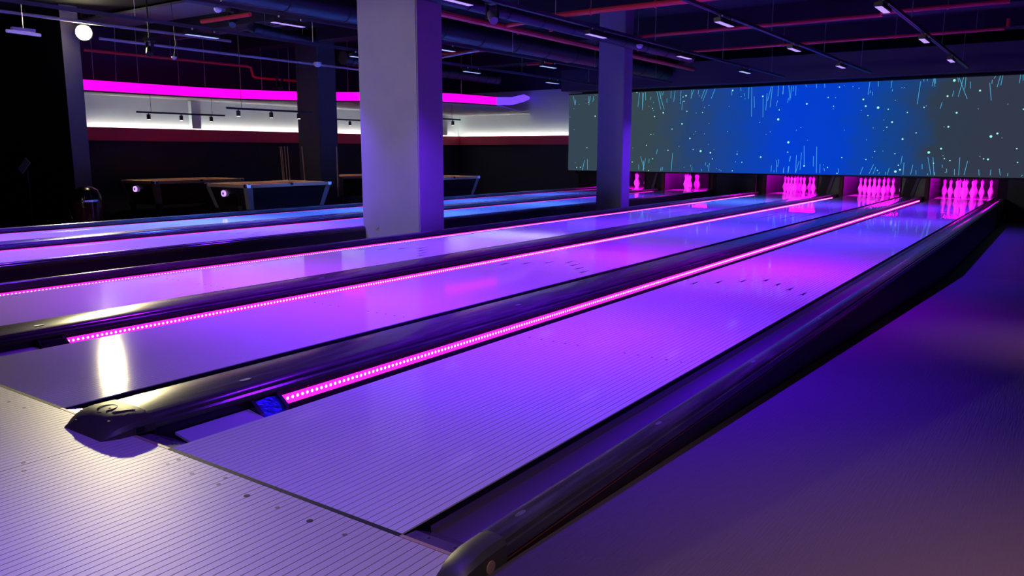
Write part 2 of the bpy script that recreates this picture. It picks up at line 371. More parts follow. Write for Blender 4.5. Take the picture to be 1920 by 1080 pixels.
for k in range(11):
    y = 0.2 + 0.78 * k * (1 + .1 * k)
    aloft(bm, [[(1.30 + 0.008 * math.cos(a * math.pi / 6), y + 0.022 * math.sin(a * math.pi / 6), z) for a in range(12)] for z in (0.045, 0.0520)])
stuff(fin('cap_stamps', bm, M_stamp, r1))

# ------------------------------------------------------------------ bumper light strips on the pool-table side of each lane
for i, x0 in enumerate(LX):
    xs = x0 - 0.2145; ys0 = 0.62 if i < 2 else 0.3
    t = thing('led_strip', (xs, ys0, -0.07), 'magenta light strip in the gutter of the ' + LN[i], 'light strip', 'gutter light strips')
    bm = bmesh.new(); aextr(bm, [(xs, -.017), (xs + .006, -.019), (xs + .009, -.058), (xs, -.060)], ys0, 17.6); fin('diffuser', bm, E_led, t)
    n = int((17.6 - ys0) / 0.0265) if i < 3 else 0
    if n:
        verts = []; faces = []
        for k in range(n):
            y = ys0 + 0.018 + k * 0.0265; b = len(verts)
            for a in range(6):
                an = a * math.pi / 3; verts.append((xs + .0080 - ORG[t.name].x + .0005 * -math.sin(an), y + .0072 * math.cos(an) - ORG[t.name].y, -.034 + .0072 * math.sin(an) - ORG[t.name].z))
            verts.append((xs + .0105 - ORG[t.name].x, y - ORG[t.name].y, -.034 - ORG[t.name].z))
            for a in range(6): faces.append((b + a, b + (a + 1) % 6, b + 6))
        me = bpy.data.meshes.new('led_dots'); me.from_pydata(verts, [], faces); o = link('led_dots', me, E_dot, t, None); stuff(o)
    if i < 2:
        q = thing('bumper_bracket', (xs + .05, .52, -.07), ('black bracket with crumpled blue foil at the light strip of the ' if i == 0 else 'black bracket at the light strip start of the ') + LN[i], 'bracket', 'bumper brackets')
        for ya in (.475, .600):
            extr('clip', [(xs, .004), (xs + .02, .004), (xs + .075, -.035), (xs + .075, -.06), (xs + .05, -.075), (xs, -.075)], ya, ya + .016, M_blackgl, q)
        if i == 0:
            bm = bmesh.new(); rows = []
            for a in range(9):
                u = a / 8; row = []
                for b in range(9):
                    v = b / 8; row.append(bm.verts.new((xs + .015 + .062 * v + random.uniform(-.002, .002), .49 + .112 * u, -.004 - .045 * v - .012 * v * v + random.uniform(-.0035, .0035))))
                rows.append(row)
            for a in range(8):
                for b in range(8): bm.faces.new((rows[a][b], rows[a + 1][b], rows[a + 1][b + 1], rows[a][b + 1]))
            f = fin('foil', bm, M_foil, q)
            sm = f.modifiers.new('thick', 'SOLIDIFY'); sm.thickness = .001
        else: box('cover', xs, xs + .05, .49, .60, -.065, -.006, M_side, q)
        g = thing('bumper_plate', (xs + .07, .3, -.07), 'pale plastic plate in the gutter start of the ' + LN[i], 'plate', 'gutter plates')
        extr('plate', [(xs + .006, -.030), (xs + .105, -.046), (xs + .105, -.056), (xs + .006, -.040)], .15, .472, M_plate, g)
        extr('plate_edge', [(xs + .105, -.047), (xs + .113, -.052), (xs + .113, -.066), (xs + .105, -.060)], .15, .472, M_seam, g)
# ------------------------------------------------------------------ walls, columns, ceiling
WX = -13.5; WY = 18.35
struct(box('ceiling', -16, 4.4, -8, 21, CEIL, CEIL + 0.15, M_ceil), 'black open ceiling slab')
struct(box('wall_left', WX - 0.15, WX, 5.96, WY, FLOOR, CEIL, M_navy), 'navy wall along the pool tables')
struct(box('wall_back', -14, 4.4, WY + 2.2, WY + 2.35, FLOOR, CEIL, M_black), 'black wall behind the pin pits')
struct(box('wall_end', WX, -9.05, WY, WY + 0.15, FLOOR, CEIL, M_navy), 'navy end wall of the pool area')
struct(box('wall_right', 4.3, 4.45, -8, 21, FLOOR, CEIL, M_navy), 'dark wall beyond the ramp')
struct(box('wall_rear', -16, 4.4, -8.15, -8, FLOOR, CEIL, M_navy), 'dark wall behind the seating area')
struct(box('wall_partition', -22, -12.0, 5.66, 5.96, FLOOR, CEIL, M_black), 'black partition wall beside the flood lamp')
fac = struct(box('wall_partition_end', -12.0, -11.985, 5.66, 5.96, FLOOR, CEIL, mat('partition_end_paint', (.16, .15, .2), .6)), 'grey painted end of the black partition')
# white upper wall with cove ledge
struct(box('wall_upper_left', WX, WX + 0.02, 5.96, WY, 1.30, 2.10, M_white), 'white lit strip of the pool-area wall')
struct(box('wall_upper_end', WX, -9.05, WY - 0.02, WY, 1.30, 2.75, M_white), 'white lit strip of the pool-area end wall')
box_n = [0]
def ledge(name, x0, x1, y0, y1, label):
    t = thing(name, ((x0 + x1) / 2, (y0 + y1) / 2, 1.2), label, 'wall band', 'red wall bands'); return t
l1 = ledge('cove_band', WX, WX + .14, 4, WY, 'dark red cove band along the long wall behind the pool tables')
box('band_face', WX + .12, WX + .14, 5.97, WY - .02, 1.19, 1.45, M_red, l1); box('band_floor', WX + .02, WX + .12, 5.97, WY - .02, 1.19, 1.22, M_red, l1)
box('cove_strip', WX + .08, WX + .11, 6.65, WY - .16, 1.38, 1.395, E_cove, l1)
box('strip_mount', WX + .02, WX + .12, 6.0, WY - .16, 1.36, 1.38, M_white, l1)
l2 = ledge('cove_band', WX, -9.05, WY - .14, WY, 'red cove band on the end wall next to the video wall')
box('band_face', WX + .14, -9.05, WY - .14, WY - .12, 1.19, 1.45, M_red, l2); box('band_floor', WX + .14, -9.05, WY - .12, WY - .02, 1.19, 1.22, M_red, l2)
box('cove_strip', WX + .16, -9.10, WY - .11, WY - .08, 1.38, 1.395, E_cove, l2)
box('strip_mount', WX + .16, -9.08, WY - .12, WY - .02, 1.36, 1.38, M_white, l2)
pn = tag(box('band_end_block', WX + .02, WX + .20, 6.10, 6.62, 1.25, 1.56, mat('red_block', (0.60, 0.04, 0.12), 0.6)), 'raised red block at the partition end of the cove band', 'wall block')
# slim pilasters on the white wall
for k, (yy, nm) in enumerate(((8.95, 'slim white pilaster on the long lit wall above the first pool table'), (17.4, 'slim white pilaster in the corner of the lit walls'))):
    tag(box('pilaster', WX + .02, WX + .13, yy, yy + .22, 1.47, 2.06, M_white), nm, 'pilaster', 'wall pilasters')
# columns
def column(x0, x1, y0, y1, m, label, z1=CEIL):
    o = box('column', x0, x1, y0, y1, FLOOR, z1, m, None, 0.012); o['kind'] = 'structure'; o['label'] = label; return o
c1 = column(-4.97, -4.0, 5.77, 6.24, M_col, 'wide grey concrete column between the third and fourth lanes')
column(-4.50, -4.0, 11.04, 11.36, M_col, 'slimmer grey column in front of the video wall')
column(-11.05, -10.38, 9.9, 10.4, M_colD, 'dark column among the pool tables')
for o_, xa, xb, ya, yb in ((c1, -4.975, -3.995, 5.765, 6.245),):
    bm = bmesh.new(); atube(bm, [(-4.72, 5.764, 0.06), (-4.72, 5.770, 0.06)], 0.035, 14); fin('round_plate', bm, M_col, o_)
# ------------------------------------------------------------------ curved light soffit over the pool tables
curve = [(-12.54, 5.97), (-12.52, 6.4), (-12.48, 7.2), (-12.42, 8.2), (-12.28, 9.0), (-12.0, 9.75), (-11.55, 10.45), (-11.0, 11.0), (-10.4, 11.45), (-9.8, 11.8), (-9.35, 12.2), (-9.12, 12.8), (-9.05, 13.5), (-9.0, 14.2)]
tail = [(-9.0, 14.2, 2.085, 2.27), (-9.25, 15.2, 2.14, 2.33), (-9.9, 16.7, 2.32, 2.51), (-10.8, 18.3, 2.50, 2.57)]
sf = thing('light_soffit', (-12, 11, 2.07), 'curved hanging soffit with glowing magenta edge over the pool tables', 'ceiling soffit')
bm = bmesh.new(); poly = curve + [(-10.8, 18.32), (WX + .02, 18.32), (WX + .02, 5.97)]
A = [bm.verts.new((x, y, 2.075)) for x, y in poly]; B = [bm.verts.new((x, y, 2.10)) for x, y in poly]
bm.faces.new(A); bm.faces.new(B[::-1])
for k in range(len(A)): bm.faces.new((A[k], B[k], B[(k + 1) % len(A)], A[(k + 1) % len(A)]))
fin('soffit_board', bm, mat('soffit_paint', (0.50, 0.42, 0.46), 0.7), sf)
def ribbon(name, pts, m, th=.03):
    bm = bmesh.new(); rings = []
    for k, (x, y, za, zb) in enumerate(pts):
        a = Vector(pts[max(k - 1, 0)][:2]); b = Vector(pts[min(k + 1, len(pts) - 1)][:2]); d = (b - a).normalized(); nx, ny = d.y, -d.x
        rings.append([(x, y, za), (x, y, zb), (x - nx * th, y - ny * th, zb), (x - nx * th, y - ny * th, za)])
    aloft(bm, rings); return fin(name, bm, m, sf, True)
ribbon('glowing_fascia', [(x, y, 2.085, 2.27) for x, y in curve], E_fas)
ribbon('fascia_trim', [(x + .006, y, 2.273, 2.288) for x, y in curve], M_black, .04)
ribbon('fascia_lip', [(x + .006, y, 2.060, 2.080) for x, y in curve], M_black, .04)
ribbon('blue_fascia', tail, E_fasb)
# hanging rods of the soffit
for k, (x, y) in enumerate([(-12.75, 6.55), (-12.8, 7.0), (-12.7, 7.4), (-12.75, 8.3), (-12.6, 8.8), (-12.5, 9.6), (-12.3, 10.0), (-12.0, 10.5), (-11.7, 10.9), (-11.2, 11.5), (-10.6, 12.0), (-9.6, 13.6)]):
    tube('hanger_rod', [(x, y, 2.10), (x + (.12 if k == 1 else .02), y, CEIL)], .007, M_rod, sf, 6)

# ------------------------------------------------------------------ video wall
scr = thing('video_wall', (-3.2, YS, 0.47), 'long video wall showing a starry blue field above the pins', 'video wall')
m = bpy.data.materials.new('screen_picture'); m.use_nodes = True; nt = m.node_tree; b = nt.nodes['Principled BSDF']
tc = nt.nodes.new('ShaderNodeTexCoord'); sep = nt.nodes.new('ShaderNodeSeparateXYZ'); nt.links.new(tc.outputs['Object'], sep.inputs[0])
nz1 = nt.nodes.new('ShaderNodeTexNoise'); nz1.inputs['Scale'].default_value = 2.2; nz1.inputs['Detail'].default_value = 4; nt.links.new(tc.outputs['Object'], nz1.inputs['Vector'])
ma = nt.nodes.new('ShaderNodeMath'); ma.operation = 'MULTIPLY_ADD'; ma.inputs[1].default_value = 1.1; nt.links.new(nz1.outputs[0], ma.inputs[0]); nt.links.new(sep.outputs[0], ma.inputs[2])
mr = nt.nodes.new('ShaderNodeMapRange'); mr.inputs['From Min'].default_value = -6.0 + .55; mr.inputs['From Max'].default_value = 6.0 + .55; nt.links.new(ma.outputs[0], mr.inputs[0])
cr = nt.nodes.new('ShaderNodeValToRGB'); nt.links.new(mr.outputs[0], cr.inputs[0])
stops = [(0.0, (.036, .058, .085)), (.20, (.036, .062, .078)), (.235, (.032, .062, .10)), (.30, (.018, .055, .17)), (.40, (.006, .055, .36)), (.50, (.001, .048, .64)), (.60, (.001, .050, .58)), (.68, (.006, .056, .28)), (.735, (.016, .050, .15)), (.765, (.028, .045, .075)), (.85, (.032, .040, .068)), (1.0, (.028, .042, .072))]
el = cr.color_ramp.elements
for k, (p_, c_) in enumerate(stops):
    e = el[k] if k < 2 else el.new(p_)
    e.position = p_; e.color = (*c_, 1)
nt.links.new(cr.outputs[0], b.inputs['Emission Color']); b.inputs['Emission Strength'].default_value = 1.0
b.inputs['Base Color'].default_value = (.004, .004, .005, 1); b.inputs['Roughness'].default_value = .6; b.inputs['Specular IOR Level'].default_value = 0.0
SX0, SX1, SZ0, SZ1 = -9.27, 4.25, 0.475, 2.545
box('display', SX0, SX1, YS, YS + .10, SZ0, SZ1, m, scr)
box('bottom_frame', SX0, SX1, YS - .005, YS + .10, SZ0 - .035, SZ0, M_black, scr)
box('top_frame', SX0, SX1, YS - .005, YS + .12, SZ1, SZ1 + .03, M_black, scr)
STARS="-923,194,1 -843,195,3 -911,217,1 -864,233,2 -894,228,1 -842,251,1 -909,160,1 -867,110,2 -899,55,2 -887,56,2 -904,69,1 -719,253,2 -683,216,1 -673,211,2 -666,190,2 -642,199,3 -670,205,1 -581,240,3 -589,237,2 -586,226,2 -577,201,2 -545,238,1 -535,197,2 -552,196,1 -519,214,1 -531,209,1 -589,170,3 -616,157,2 -675,144,2 -667,145,1 -556,143,1 -551,150,1 -528,144,1 -517,170,1 -566,133,3 -687,116,2 -726,109,1 -727,72,2 -668,81,2 -678,50,2 -625,103,2 -595,113,1 -556,105,2 -536,101,4 -516,118,1 -510,97,3 -504,82,2 -501,105,1 -579,60,1 -460,248,3 -438,233,1 -428,227,1 -467,210,1 -385,231,3 -345,176,4 -344,198,2 -389,170,1 -362,147,1 -372,141,1 -318,122,4 -318,99,2 -382,87,3 -441,94,2 -441,101,1 -428,74,2 -444,75,1 -451,53,2 -492,58,1 -485,55,1 -480,53,1 -468,149,1 -281,210,3 -234,223,2 -218,222,1 -221,203,2 -221,197,1 -211,245,2 -201,248,1 -182,245,1 -169,241,1 -158,216,3 -152,201,3 -126,197,4 -105,193,2 -146,180,2 -161,192,1 -92,212,1 -66,185,2 -95,165,3 -112,170,1 -105,154,2 -111,147,1 -133,153,1 -145,127,1 -194,149,1 -71,128,3 -45,141,2 -34,195,2 -30,198,1 19,249,4 9,217,3 68,226,3 29,182,3 68,189,1 16,153,3 8,153,1 96,132,4 107,138,3 6,107,3 -17,99,4 14,86,2 25,82,2 87,86,2 95,85,3 144,107,2 148,79,2 80,91,1 11,92,1 -126,101,2 -109,102,1 -84,96,2 -130,88,1 -143,83,2 -75,71,2 -71,61,3 -80,57,4 -117,59,2 -195,87,2 -278,67,3 -225,64,2 -234,70,1 -203,51,2 -6,76,2 18,57,1 -274,127,1 -291,156,1 -301,150,1 -81,238,1 -76,239,1 120,197,1 116,129,1 148,186,2 -17,239,1"
STREAKS="-913,251,-908,227 -905,241,-906,228 -864,249,-863,225 -859,249,-861,235 -849,249,-851,234 -711,252,-715,216 -703,252,-701,208 -700,252,-701,209 -694,253,-693,233 -678,241,-679,233 -670,228,-670,224 -662,254,-649,208 -656,254,-640,208 -650,253,-651,235 -644,253,-645,243 -633,235,-633,224 -622,253,-622,235 -611,253,-614,226 -595,253,-596,220 -590,227,-591,205 -561,254,-568,232 -566,254,-566,235 -548,252,-549,242 -532,253,-540,231 -525,254,-536,225 -505,254,-514,230 -420,254,-420,226 -413,254,-410,184 -406,232,-404,205 -384,226,-382,182 -375,238,-376,198 -366,253,-373,220 -363,253,-366,205 -349,220,-352,207 -349,254,-349,230 -337,254,-338,234 -325,254,-320,219 -319,252,-319,224 -324,225,-325,214 -462,246,-462,236 -440,254,-439,246 -431,240,-430,233 -874,76,-880,49 -865,79,-864,50 -877,64,-881,48 -703,87,-691,54 -688,82,-695,50 -694,76,-693,50 -708,66,-707,52 -678,81,-678,70 -655,106,-657,93 -612,96,-614,50 -561,66,-561,62 -557,60,-557,51 -531,56,-531,51 -511,71,-513,51 -521,73,-522,65 -516,66,-516,62 -643,59,-644,50 -638,60,-640,50 -355,67,-355,51 -343,80,-342,51 -338,82,-340,64 -325,62,-326,51 -314,66,-315,51 -311,90,-313,77 -348,56,-348,51 -262,254,-261,245 -244,254,-243,245 -286,254,-285,249 -147,254,-149,226 -140,232,-140,224 -145,235,-145,229 -130,255,-129,243 -102,255,-103,239 -99,236,-100,231 -45,250,-48,202 -39,256,-39,250 -33,256,-32,250 -20,256,-22,239 -17,255,-16,244 -19,256,-18,241 25,255,27,245 28,253,46,210 36,256,29,215 40,256,40,230 49,245,50,231 20,228,18,216 0,205,-3,191 84,241,90,205 88,247,88,239 94,256,91,249 102,255,98,232 106,256,104,235 137,255,136,238 141,255,142,243 -314,252,-314,240 -308,252,-308,230 -338,252,-337,235 -311,90,-312,77 -297,92,-297,51 -286,98,-287,58 -290,78,-297,50 -281,114,-278,70 -258,90,-257,66 -252,112,-249,51 -242,72,-241,51 -233,63,-231,56 -201,62,-200,52 -313,66,-314,50 -325,63,-325,50 -148,66,-153,50 -126,72,-134,51 -121,66,-126,51 -112,55,-114,51 -100,56,-100,50 -93,65,-96,50 -69,91,-70,73 -64,77,-64,50 -46,72,-49,51 -39,61,-38,51 -28,74,-27,63 -18,89,-9,51 -8,89,-3,51 -2,57,-2,50 11,73,12,67 20,65,21,56 35,64,36,51 43,89,44,51 58,81,54,52 80,64,82,51 102,64,102,52 117,66,120,52 133,57,133,51 159,54,157,51 -15,54,-15,50"

bm = bmesh.new()
for s in STARS.split():
    x, z, r = [int(v) for v in s.split(',')]; x /= 100; z /= 100; rr = (0, .006, .0125, .019, .026)[r]
    aloft(bm, [[(x + rr * math.cos(a * math.pi / 5), y, z + rr * math.sin(a * math.pi / 5)) for a in range(10)] for y in (YS, YS - .003)])
stuff(fin('star_dots', bm, E_starw, scr))
bm = bmesh.new()
for s in STREAKS.split():
    x0, z0, x1, z1 = [int(v) / 100 for v in s.split(',')]; d = Vector((x1 - x0, 0, z1 - z0))
    if d.length < .02: continue
    n = Vector((d.z, 0, -d.x)).normalized() * .0042
    q = [Vector((x0, 0, z0)) - n, Vector((x0, 0, z0)) + n, Vector((x1, 0, z1)) + n, Vector((x1, 0, z1)) - n]
    aloft(bm, [[(v.x, y, v.z) for v in q] for y in (YS, YS - .0025)])
stuff(fin('star_streaks', bm, E_starc, scr))
# bulkhead above, masking beside the pits
struct(box('wall_bulkhead', -9.3, 4.3, 17.62, 18.2, 2.62, 3.18, M_bulk), 'dark grey bulkhead over the video wall')
struct(box('wall_masking_right', 1.36, 4.3, YS - .04, YS + .05, FLOOR, .44, M_green), 'dark grey-green panel under the video wall at the ramp end')
gp = tag(thing('masking_panel', (-4.4, YS, FLOOR), 'x', 'x'), 'grey-green closing panel between pins and column gap', 'panel')
box('panel', -4.90, -3.90, YS - .02, YS + .04, FLOOR, .44, M_green, gp); box('inner_panel', -4.72, -3.95, YS - .03, YS - .02, FLOOR + .05, .36, mat('grey_green_inset', (0.095, 0.105, 0.095), 0.7), gp)
box('frame_post', -4.99, -4.90, YS - .04, YS + .05, FLOOR, .44, M_black, gp)
# ------------------------------------------------------------------ pin pits
def pit(i):
    x0 = LX[i]; t = thing('pin_pit', (x0 + LW / 2, 19, FLOOR), 'dark purple pin pit at the end of the ' + LN[i], 'pin pit', 'pin pits')
    box('back_curtain', x0 - .095, x0 + LW + .03, 20.05, 20.1, FLOOR, .62, M_pit, t)
    box('pit_roof', x0 - .095, x0 + LW + .03, 18.12, 20.1, .60, .63, M_black, t)
    box('pit_floor', x0 - .095, x0 + LW + .03, 19.44, 20.05, -.22, -.2, M_pit, t)
    tl = tube('pit_tube', [(x0 + .1, 18.20, .535), (x0 + LW - .1, 18.20, .535)], .018, E_pit, t)
    area_light('pit_light', (x0 + LW / 2, 18.16, .565), (x0 + LW / 2, 18.75, .10), 1.0, .05, (1.0, 0.0, 0.90), PITW[i], 170)
    area_light('pit_light', (x0 + LW / 2, 19.7, .58), (x0 + LW / 2, 18.95, .1), 1.0, .05, (0.9, 0.0, 1.0), PITW[i] * .25, 170)
PITW = [46, 46, 46, 46, 46]
for i in range(5): pit(i)
def kickback(xl, xr, label, boards=True):
    t = thing('kickback', ((xl + xr) / 2, 18.5, FLOOR), label, 'partition', 'partitions between pin pits')
    box('near_wall', xl, xl + .025, 18.12, 20.05, -.05, .60, M_black, t)
    box('far_wall', xr - .025, xr, 18.12, 20.05, -.2, .60, M_pit, t)
    box('post', xr - .10, xr - .03, 18.115, 18.16, -.2, .46, M_pitred, t)
    if boards:
        extr('slanted_board', [(xl + .03, -.02), (xl + .20, -.02), (xl + .34, .455), (xl + .12, .455)], 18.11, 18.135, M_black, t)
        extr('slanted_board', [(xl + .20, -.02), (xl + .27, -.02), (xl + .40, .455), (xl + .34, .455)], 18.11, 18.138, M_pitvio, t)
    box('front_board', xl + .02, xr - .03, 18.16, 18.18, -.2, .46, M_side, t)
kickback(-.70, -.10, 'partition between the pin pits of the two lanes nearest the ramp')
kickback(-2.49, -1.89, 'partition between the pin pits of the second and third lanes')
kickback(-6.96, -6.36, 'partition between the pin pits of the two farthest lanes')
kickback(-3.92, -3.68, 'narrow pit wall beside the grey-green panel', False)
kickback(-5.17, -4.985, 'narrow pit wall on the far side of the grey-green panel', False)
kickback(-9.0, -8.16, 'outer pit wall by the pool area', False)
tag(box('kickback', LX[0] + LW + .12, 1.36, 18.12, 20.05, -.2, .6, M_pit), 'outer pit wall next to the ramp', 'partition', 'partitions between pin pits')
# screen bracket at the pool end
tag(extr('screen_bracket', [(18.0, .44), (18.3, .44), (18.3, .25), (18.26, .25), (18.22, .38), (18.0, .41)], -9.1, -9.02, M_black, None, 'x'), 'black bracket under the pool end of the video wall', 'bracket')

# pins
pinprof = [(.0, 0), (.0257, 0), (.029, .006), (.0355, .035), (.0455, .065), (.0565, .095), (.0605, .115), (.0580, .145), (.0470, .180), (.0350, .210), (.0265, .235), (.0230, .255), (.0228, .270), (.0255, .295), (.0305, .320), (.0323, .343), (.0300, .362), (.0215, .375), (.0090, .3805), (.0, .381)]
pin0 = thing('bowling_pin', (0, 0, 0))
lathe('body', (0, 0, 0), [(max(r, .0005), z) for r, z in pinprof], M_pin, pin0, 20)
lathe('neck_band', (0, 0, 0), [(.0268, .2385), (.0258, .2420), (.0252, .2440), (.0238, .2400)], M_pinband, pin0, 20)
tube('string', [(0, 0, .378), (0, 0, .59)], .0022, M_string, pin0, 5)
PN = ['single front pin', 'second row pool side', 'second row ramp side', 'third row pool side', 'third row middle', 'third row ramp side', 'back row pool-side corner', 'back row inner pool side', 'back row inner ramp side', 'back row ramp-side corner']
first = True
for i, keep in enumerate((range(10), range(10), range(10), (0, 1, 3, 4, 6, 7), (2, 4, 5, 7, 8))):
    idx = 0
    for r in range(4):
        for k in range(r + 1):
            if idx in keep:
                loc = (LX[i] + LW / 2 + (k - r / 2) * .3048, 18.288 + r * .264, 0.0006)
                if first: o = pin0; o.location = loc; first = False
                else: o = copy_tree(pin0, loc)
                tag(o, 'strung magenta pin, %s, %s' % (PN[idx], LN[i]), 'bowling pin', 'pins of the ' + LN[i])
            idx += 1

# ------------------------------------------------------------------ ceiling: beams, ducts, pipes
for k, (y, d) in enumerate(((-2.0, .30), (2.6, .30), (7.45, .32), (9.9, .25), (12.6, .30), (15.4, .28))):
    o = box('ceiling_beam', -16, 4.3, y, y + .45, CEIL - d, CEIL, M_beam); struct(o)
def tagged_tube(name, pts, r, m, label, cat, group=None, n=10): return tag(tube(name, pts, r, m, None, n), label, cat, group)
def duct(pts, r, label, rings=14):
    t = thing('air_duct', pts[0], label, 'duct', 'air ducts'); tube('duct_wrap', pts, r, M_duct, t, 16)
    a = Vector(pts[0]); b = Vector(pts[-1]); bm = bmesh.new(); d = (b - a).normalized()
    for k in range(rings):
        c_ = a + (b - a) * ((k + .5) / rings); atube(bm, [c_ - d * .012, c_ + d * .012], r * 1.05, 16)
    stuff(fin('wrap_bands', bm, M_black, t))
    for k in (.2, .8):
        c_ = a + (b - a) * k; tube('hanger', [c_ + Vector((0, 0, r)), Vector((c_.x, c_.y, CEIL))], .006, M_rod, t, 6)
    return t
duct([(-6.05, 3.0, 2.92), (-6.05, 17.3, 2.92)], .17, 'fat dark wrapped duct running behind the big column toward the video wall')
duct([(-3.84, 2.0, 2.78), (-3.84, 13.5, 2.78)], .09, 'thinner dark duct above the row of grey columns')
duct([(-9.2, 9.5, 2.75), (-9.2, 14.5, 2.72)], .13, 'dark duct over the far pool tables')
fd = duct([(-8.35, 6.80, 2.90), (-8.62, 8.3, 2.86)], .085, 'short blue-lit duct with round grille end near the dark column', 4)
bm = bmesh.new()
for rr in (.03, .055, .08): 
    atube(bm, [(-8.335, 6.79, 2.90), (-8.345, 6.80, 2.90)], rr, 16)
stuff(fin('grille_rings', bm, M_alu, fd))
def pipe(pts, r, label, clamps=()):
    t = thing('sprinkler_pipe', pts[0], label, 'pipe', 'red sprinkler pipes'); tube('pipe_run', pts, r, M_pipe, t, 10)
    for q in clamps:
        bm = bmesh.new(); atube(bm, [(q[0] - .012, q[1], q[2]), (q[0] + .012, q[1], q[2])], r * 1.35, 10); fin('clamp', bm, M_pipe, t)
        tube('hanger', [(q[0], q[1], q[2] + r), (q[0], q[1], CEIL)], .006, M_rod, t, 6)
    return t
pipe([(-4.3, 8.80, 2.95), (1.9, 8.80, 2.95)], .038, 'thick red sprinkler pipe crossing nearest above the lanes', [(-3.4, 8.8, 2.95), (-2.4, 8.8, 2.95), (-.6, 8.8, 2.95)])
pipe([(-4.2, 11.43, 2.95), (-.05, 11.43, 2.95), (-.05, 11.22, 2.95), (1.52, 11.22, 2.95)], .028, 'red sprinkler pipe with a jog crossing above the middle of the lanes', [(-2.7, 11.43, 2.95), (.8, 11.22, 2.95)])
pipe([(-4.2, 13.9, 2.95), (1.30, 13.9, 2.95), (1.34, 13.9, 2.98), (1.34, 13.9, 3.1)], .026, 'red sprinkler pipe with upturned end crossing close to the video wall', [(-2.2, 13.9, 2.95), (-.3, 13.9, 2.95), (.9, 13.9, 2.95)])
mp_ = pipe([(-5.15, 3.0, 2.93), (-5.22, 17.0, 2.93)], .045, 'long dark-red main pipe running along the fat duct', [(-5.2, 9.6, 2.93), (-5.2, 12.5, 2.93)])
pipe([(-8.5, 6.02, 2.9), (-7.35, 6.02, 2.9)], .03, 'short orange-red pipe next to the flood-lit ceiling bay')
pipe([(-7.36, 6.85, 3.12), (-6.13, 6.85, 3.12)], .03, 'short bright red pipe branching toward the big column')
pipe([(-9.4, 12.5, 3.11), (-6.2, 12.5, 3.11)], .03, 'orange-red branch pipe seen between the two grey columns', [(-7.6, 12.5, 3.11)])
pipe([(-8.8, 15.2, 3.1), (-6.3, 15.2, 3.1)], .03, 'red branch pipe farther back between the grey columns')
pipe([(-12.55, 6.3, 2.80), (-12.45, 9.75, 2.80), (-12.45, 9.85, 2.78), (-12.45, 9.9, 2.60), (-12.45, 10.0, 2.58), (-12.4, 11.2, 2.58)], .028, 'dull red pipe stepping down above the magenta soffit', [(-12.5, 8.0, 2.8)])
tube('drop_pipe', [(-5.18, 9.2, 2.95), (-4.38, 9.2, 3.0), (-4.33, 9.2, 2.97), (-4.32, 9.2, 2.80)], .03, M_pipe, mp_, 10)
tube('drop_pipe', [(-5.2, 12.4, 2.95), (-4.46, 12.4, 3.0), (-4.43, 12.4, 2.97), (-4.42, 12.4, 2.84)], .022, M_pipe, mp_, 10)
tagged_tube('conduit', [(-10.1, 5.3, 2.70), (-10.24, 12.0, 2.70)], .022, M_cond, 'pale lilac conduit running above the pool tables', 'conduit')
tagged_tube('conduit', [(-11.25, 2.0, 3.09), (-11.1, 8.4, 3.07)], .025, M_cond, 'grey conduit under the ceiling beside the flood lamp', 'conduit')
tagged_tube('conduit', [(-8.9, 11.0, 2.74), (-6.6, 10.4, 2.80)], .018, M_cond, 'thin pale conduit crossing behind the big column', 'conduit')
# bundle of cables on a tray
tr = thing('cable_tray', (-8.2, 5.0, 3.0), 'dark cable tray with hanging cables near the flood-lit ceiling', 'cable tray')
box('tray', -7.30, -6.90, 2.0, 12.5, 3.02, 3.06, M_house, tr)
bm = bmesh.new()
for k in range(7):
    ph = random.random() * 6; atube(bm, [(-7.27 + .055 * k + .015 * math.sin(ph + a), 2.0 + a * .5, 3.0 + .018 * math.sin(2.1 * a + ph)) for a in range(21)], .014, 6)
stuff(fin('cables', bm, M_duct, tr))

# ------------------------------------------------------------------ lighting tracks with ultraviolet bars
TX = [0.527, -1.262, -3.051, -5.73, -7.52]
VIO = (0.12, 0.016, 1.0); PUR = (0.33, 0.003, 1.0); MAG = (0.42, 0.01, 1.0); BLU = (0.05, 0.16, 1.0)
BARS = {0: [(-.65, VIO, .22), (2.35, (.14, .008, 1.0), 1.05), (5.35, (.32, .003, 1.0), 1.0), (8.35, VIO, .9), (11.35, VIO, .9), (14.35, VIO, .9)],  # the unseen bar over the foul line is added to bring violet there
        1: [(2.35, (.20, .006, 1.0), .95), (5.35, PUR, .75), (8.35, VIO, .9), (11.35, VIO, 1.0), (14.35, VIO, 1.0)],
        2: [(2.35, (.36, .006, 1.0), .68), (5.35, VIO, 1.0), (8.35, VIO, 1.0), (11.35, VIO, 1.0), (14.35, BLU, 1.3)],
        3: [(2.35, VIO, 1.8), (5.35, VIO, 1.7), (8.35, BLU, 1.4), (11.35, BLU, 1.3), (14.35, VIO, 1.0)],
        4: [(2.35, VIO, 1.8), (5.35, BLU, 1.8), (8.35, BLU, 1.3), (11.35, BLU, 1.2), (14.35, BLU, 1.0)]}
TNM = ['first track, above the ramp-side lane', 'second track from the ramp', 'third track from the ramp', 'track above the fourth lane', 'track above the farthest lane']
ORD = {-.65: 'added over the foul line', 2.35: 'first down the lane', 5.35: 'second down the lane', 8.35: 'third down the lane', 11.35: 'fourth down the lane', 14.35: 'last before the video wall'}
BARW = 70.0
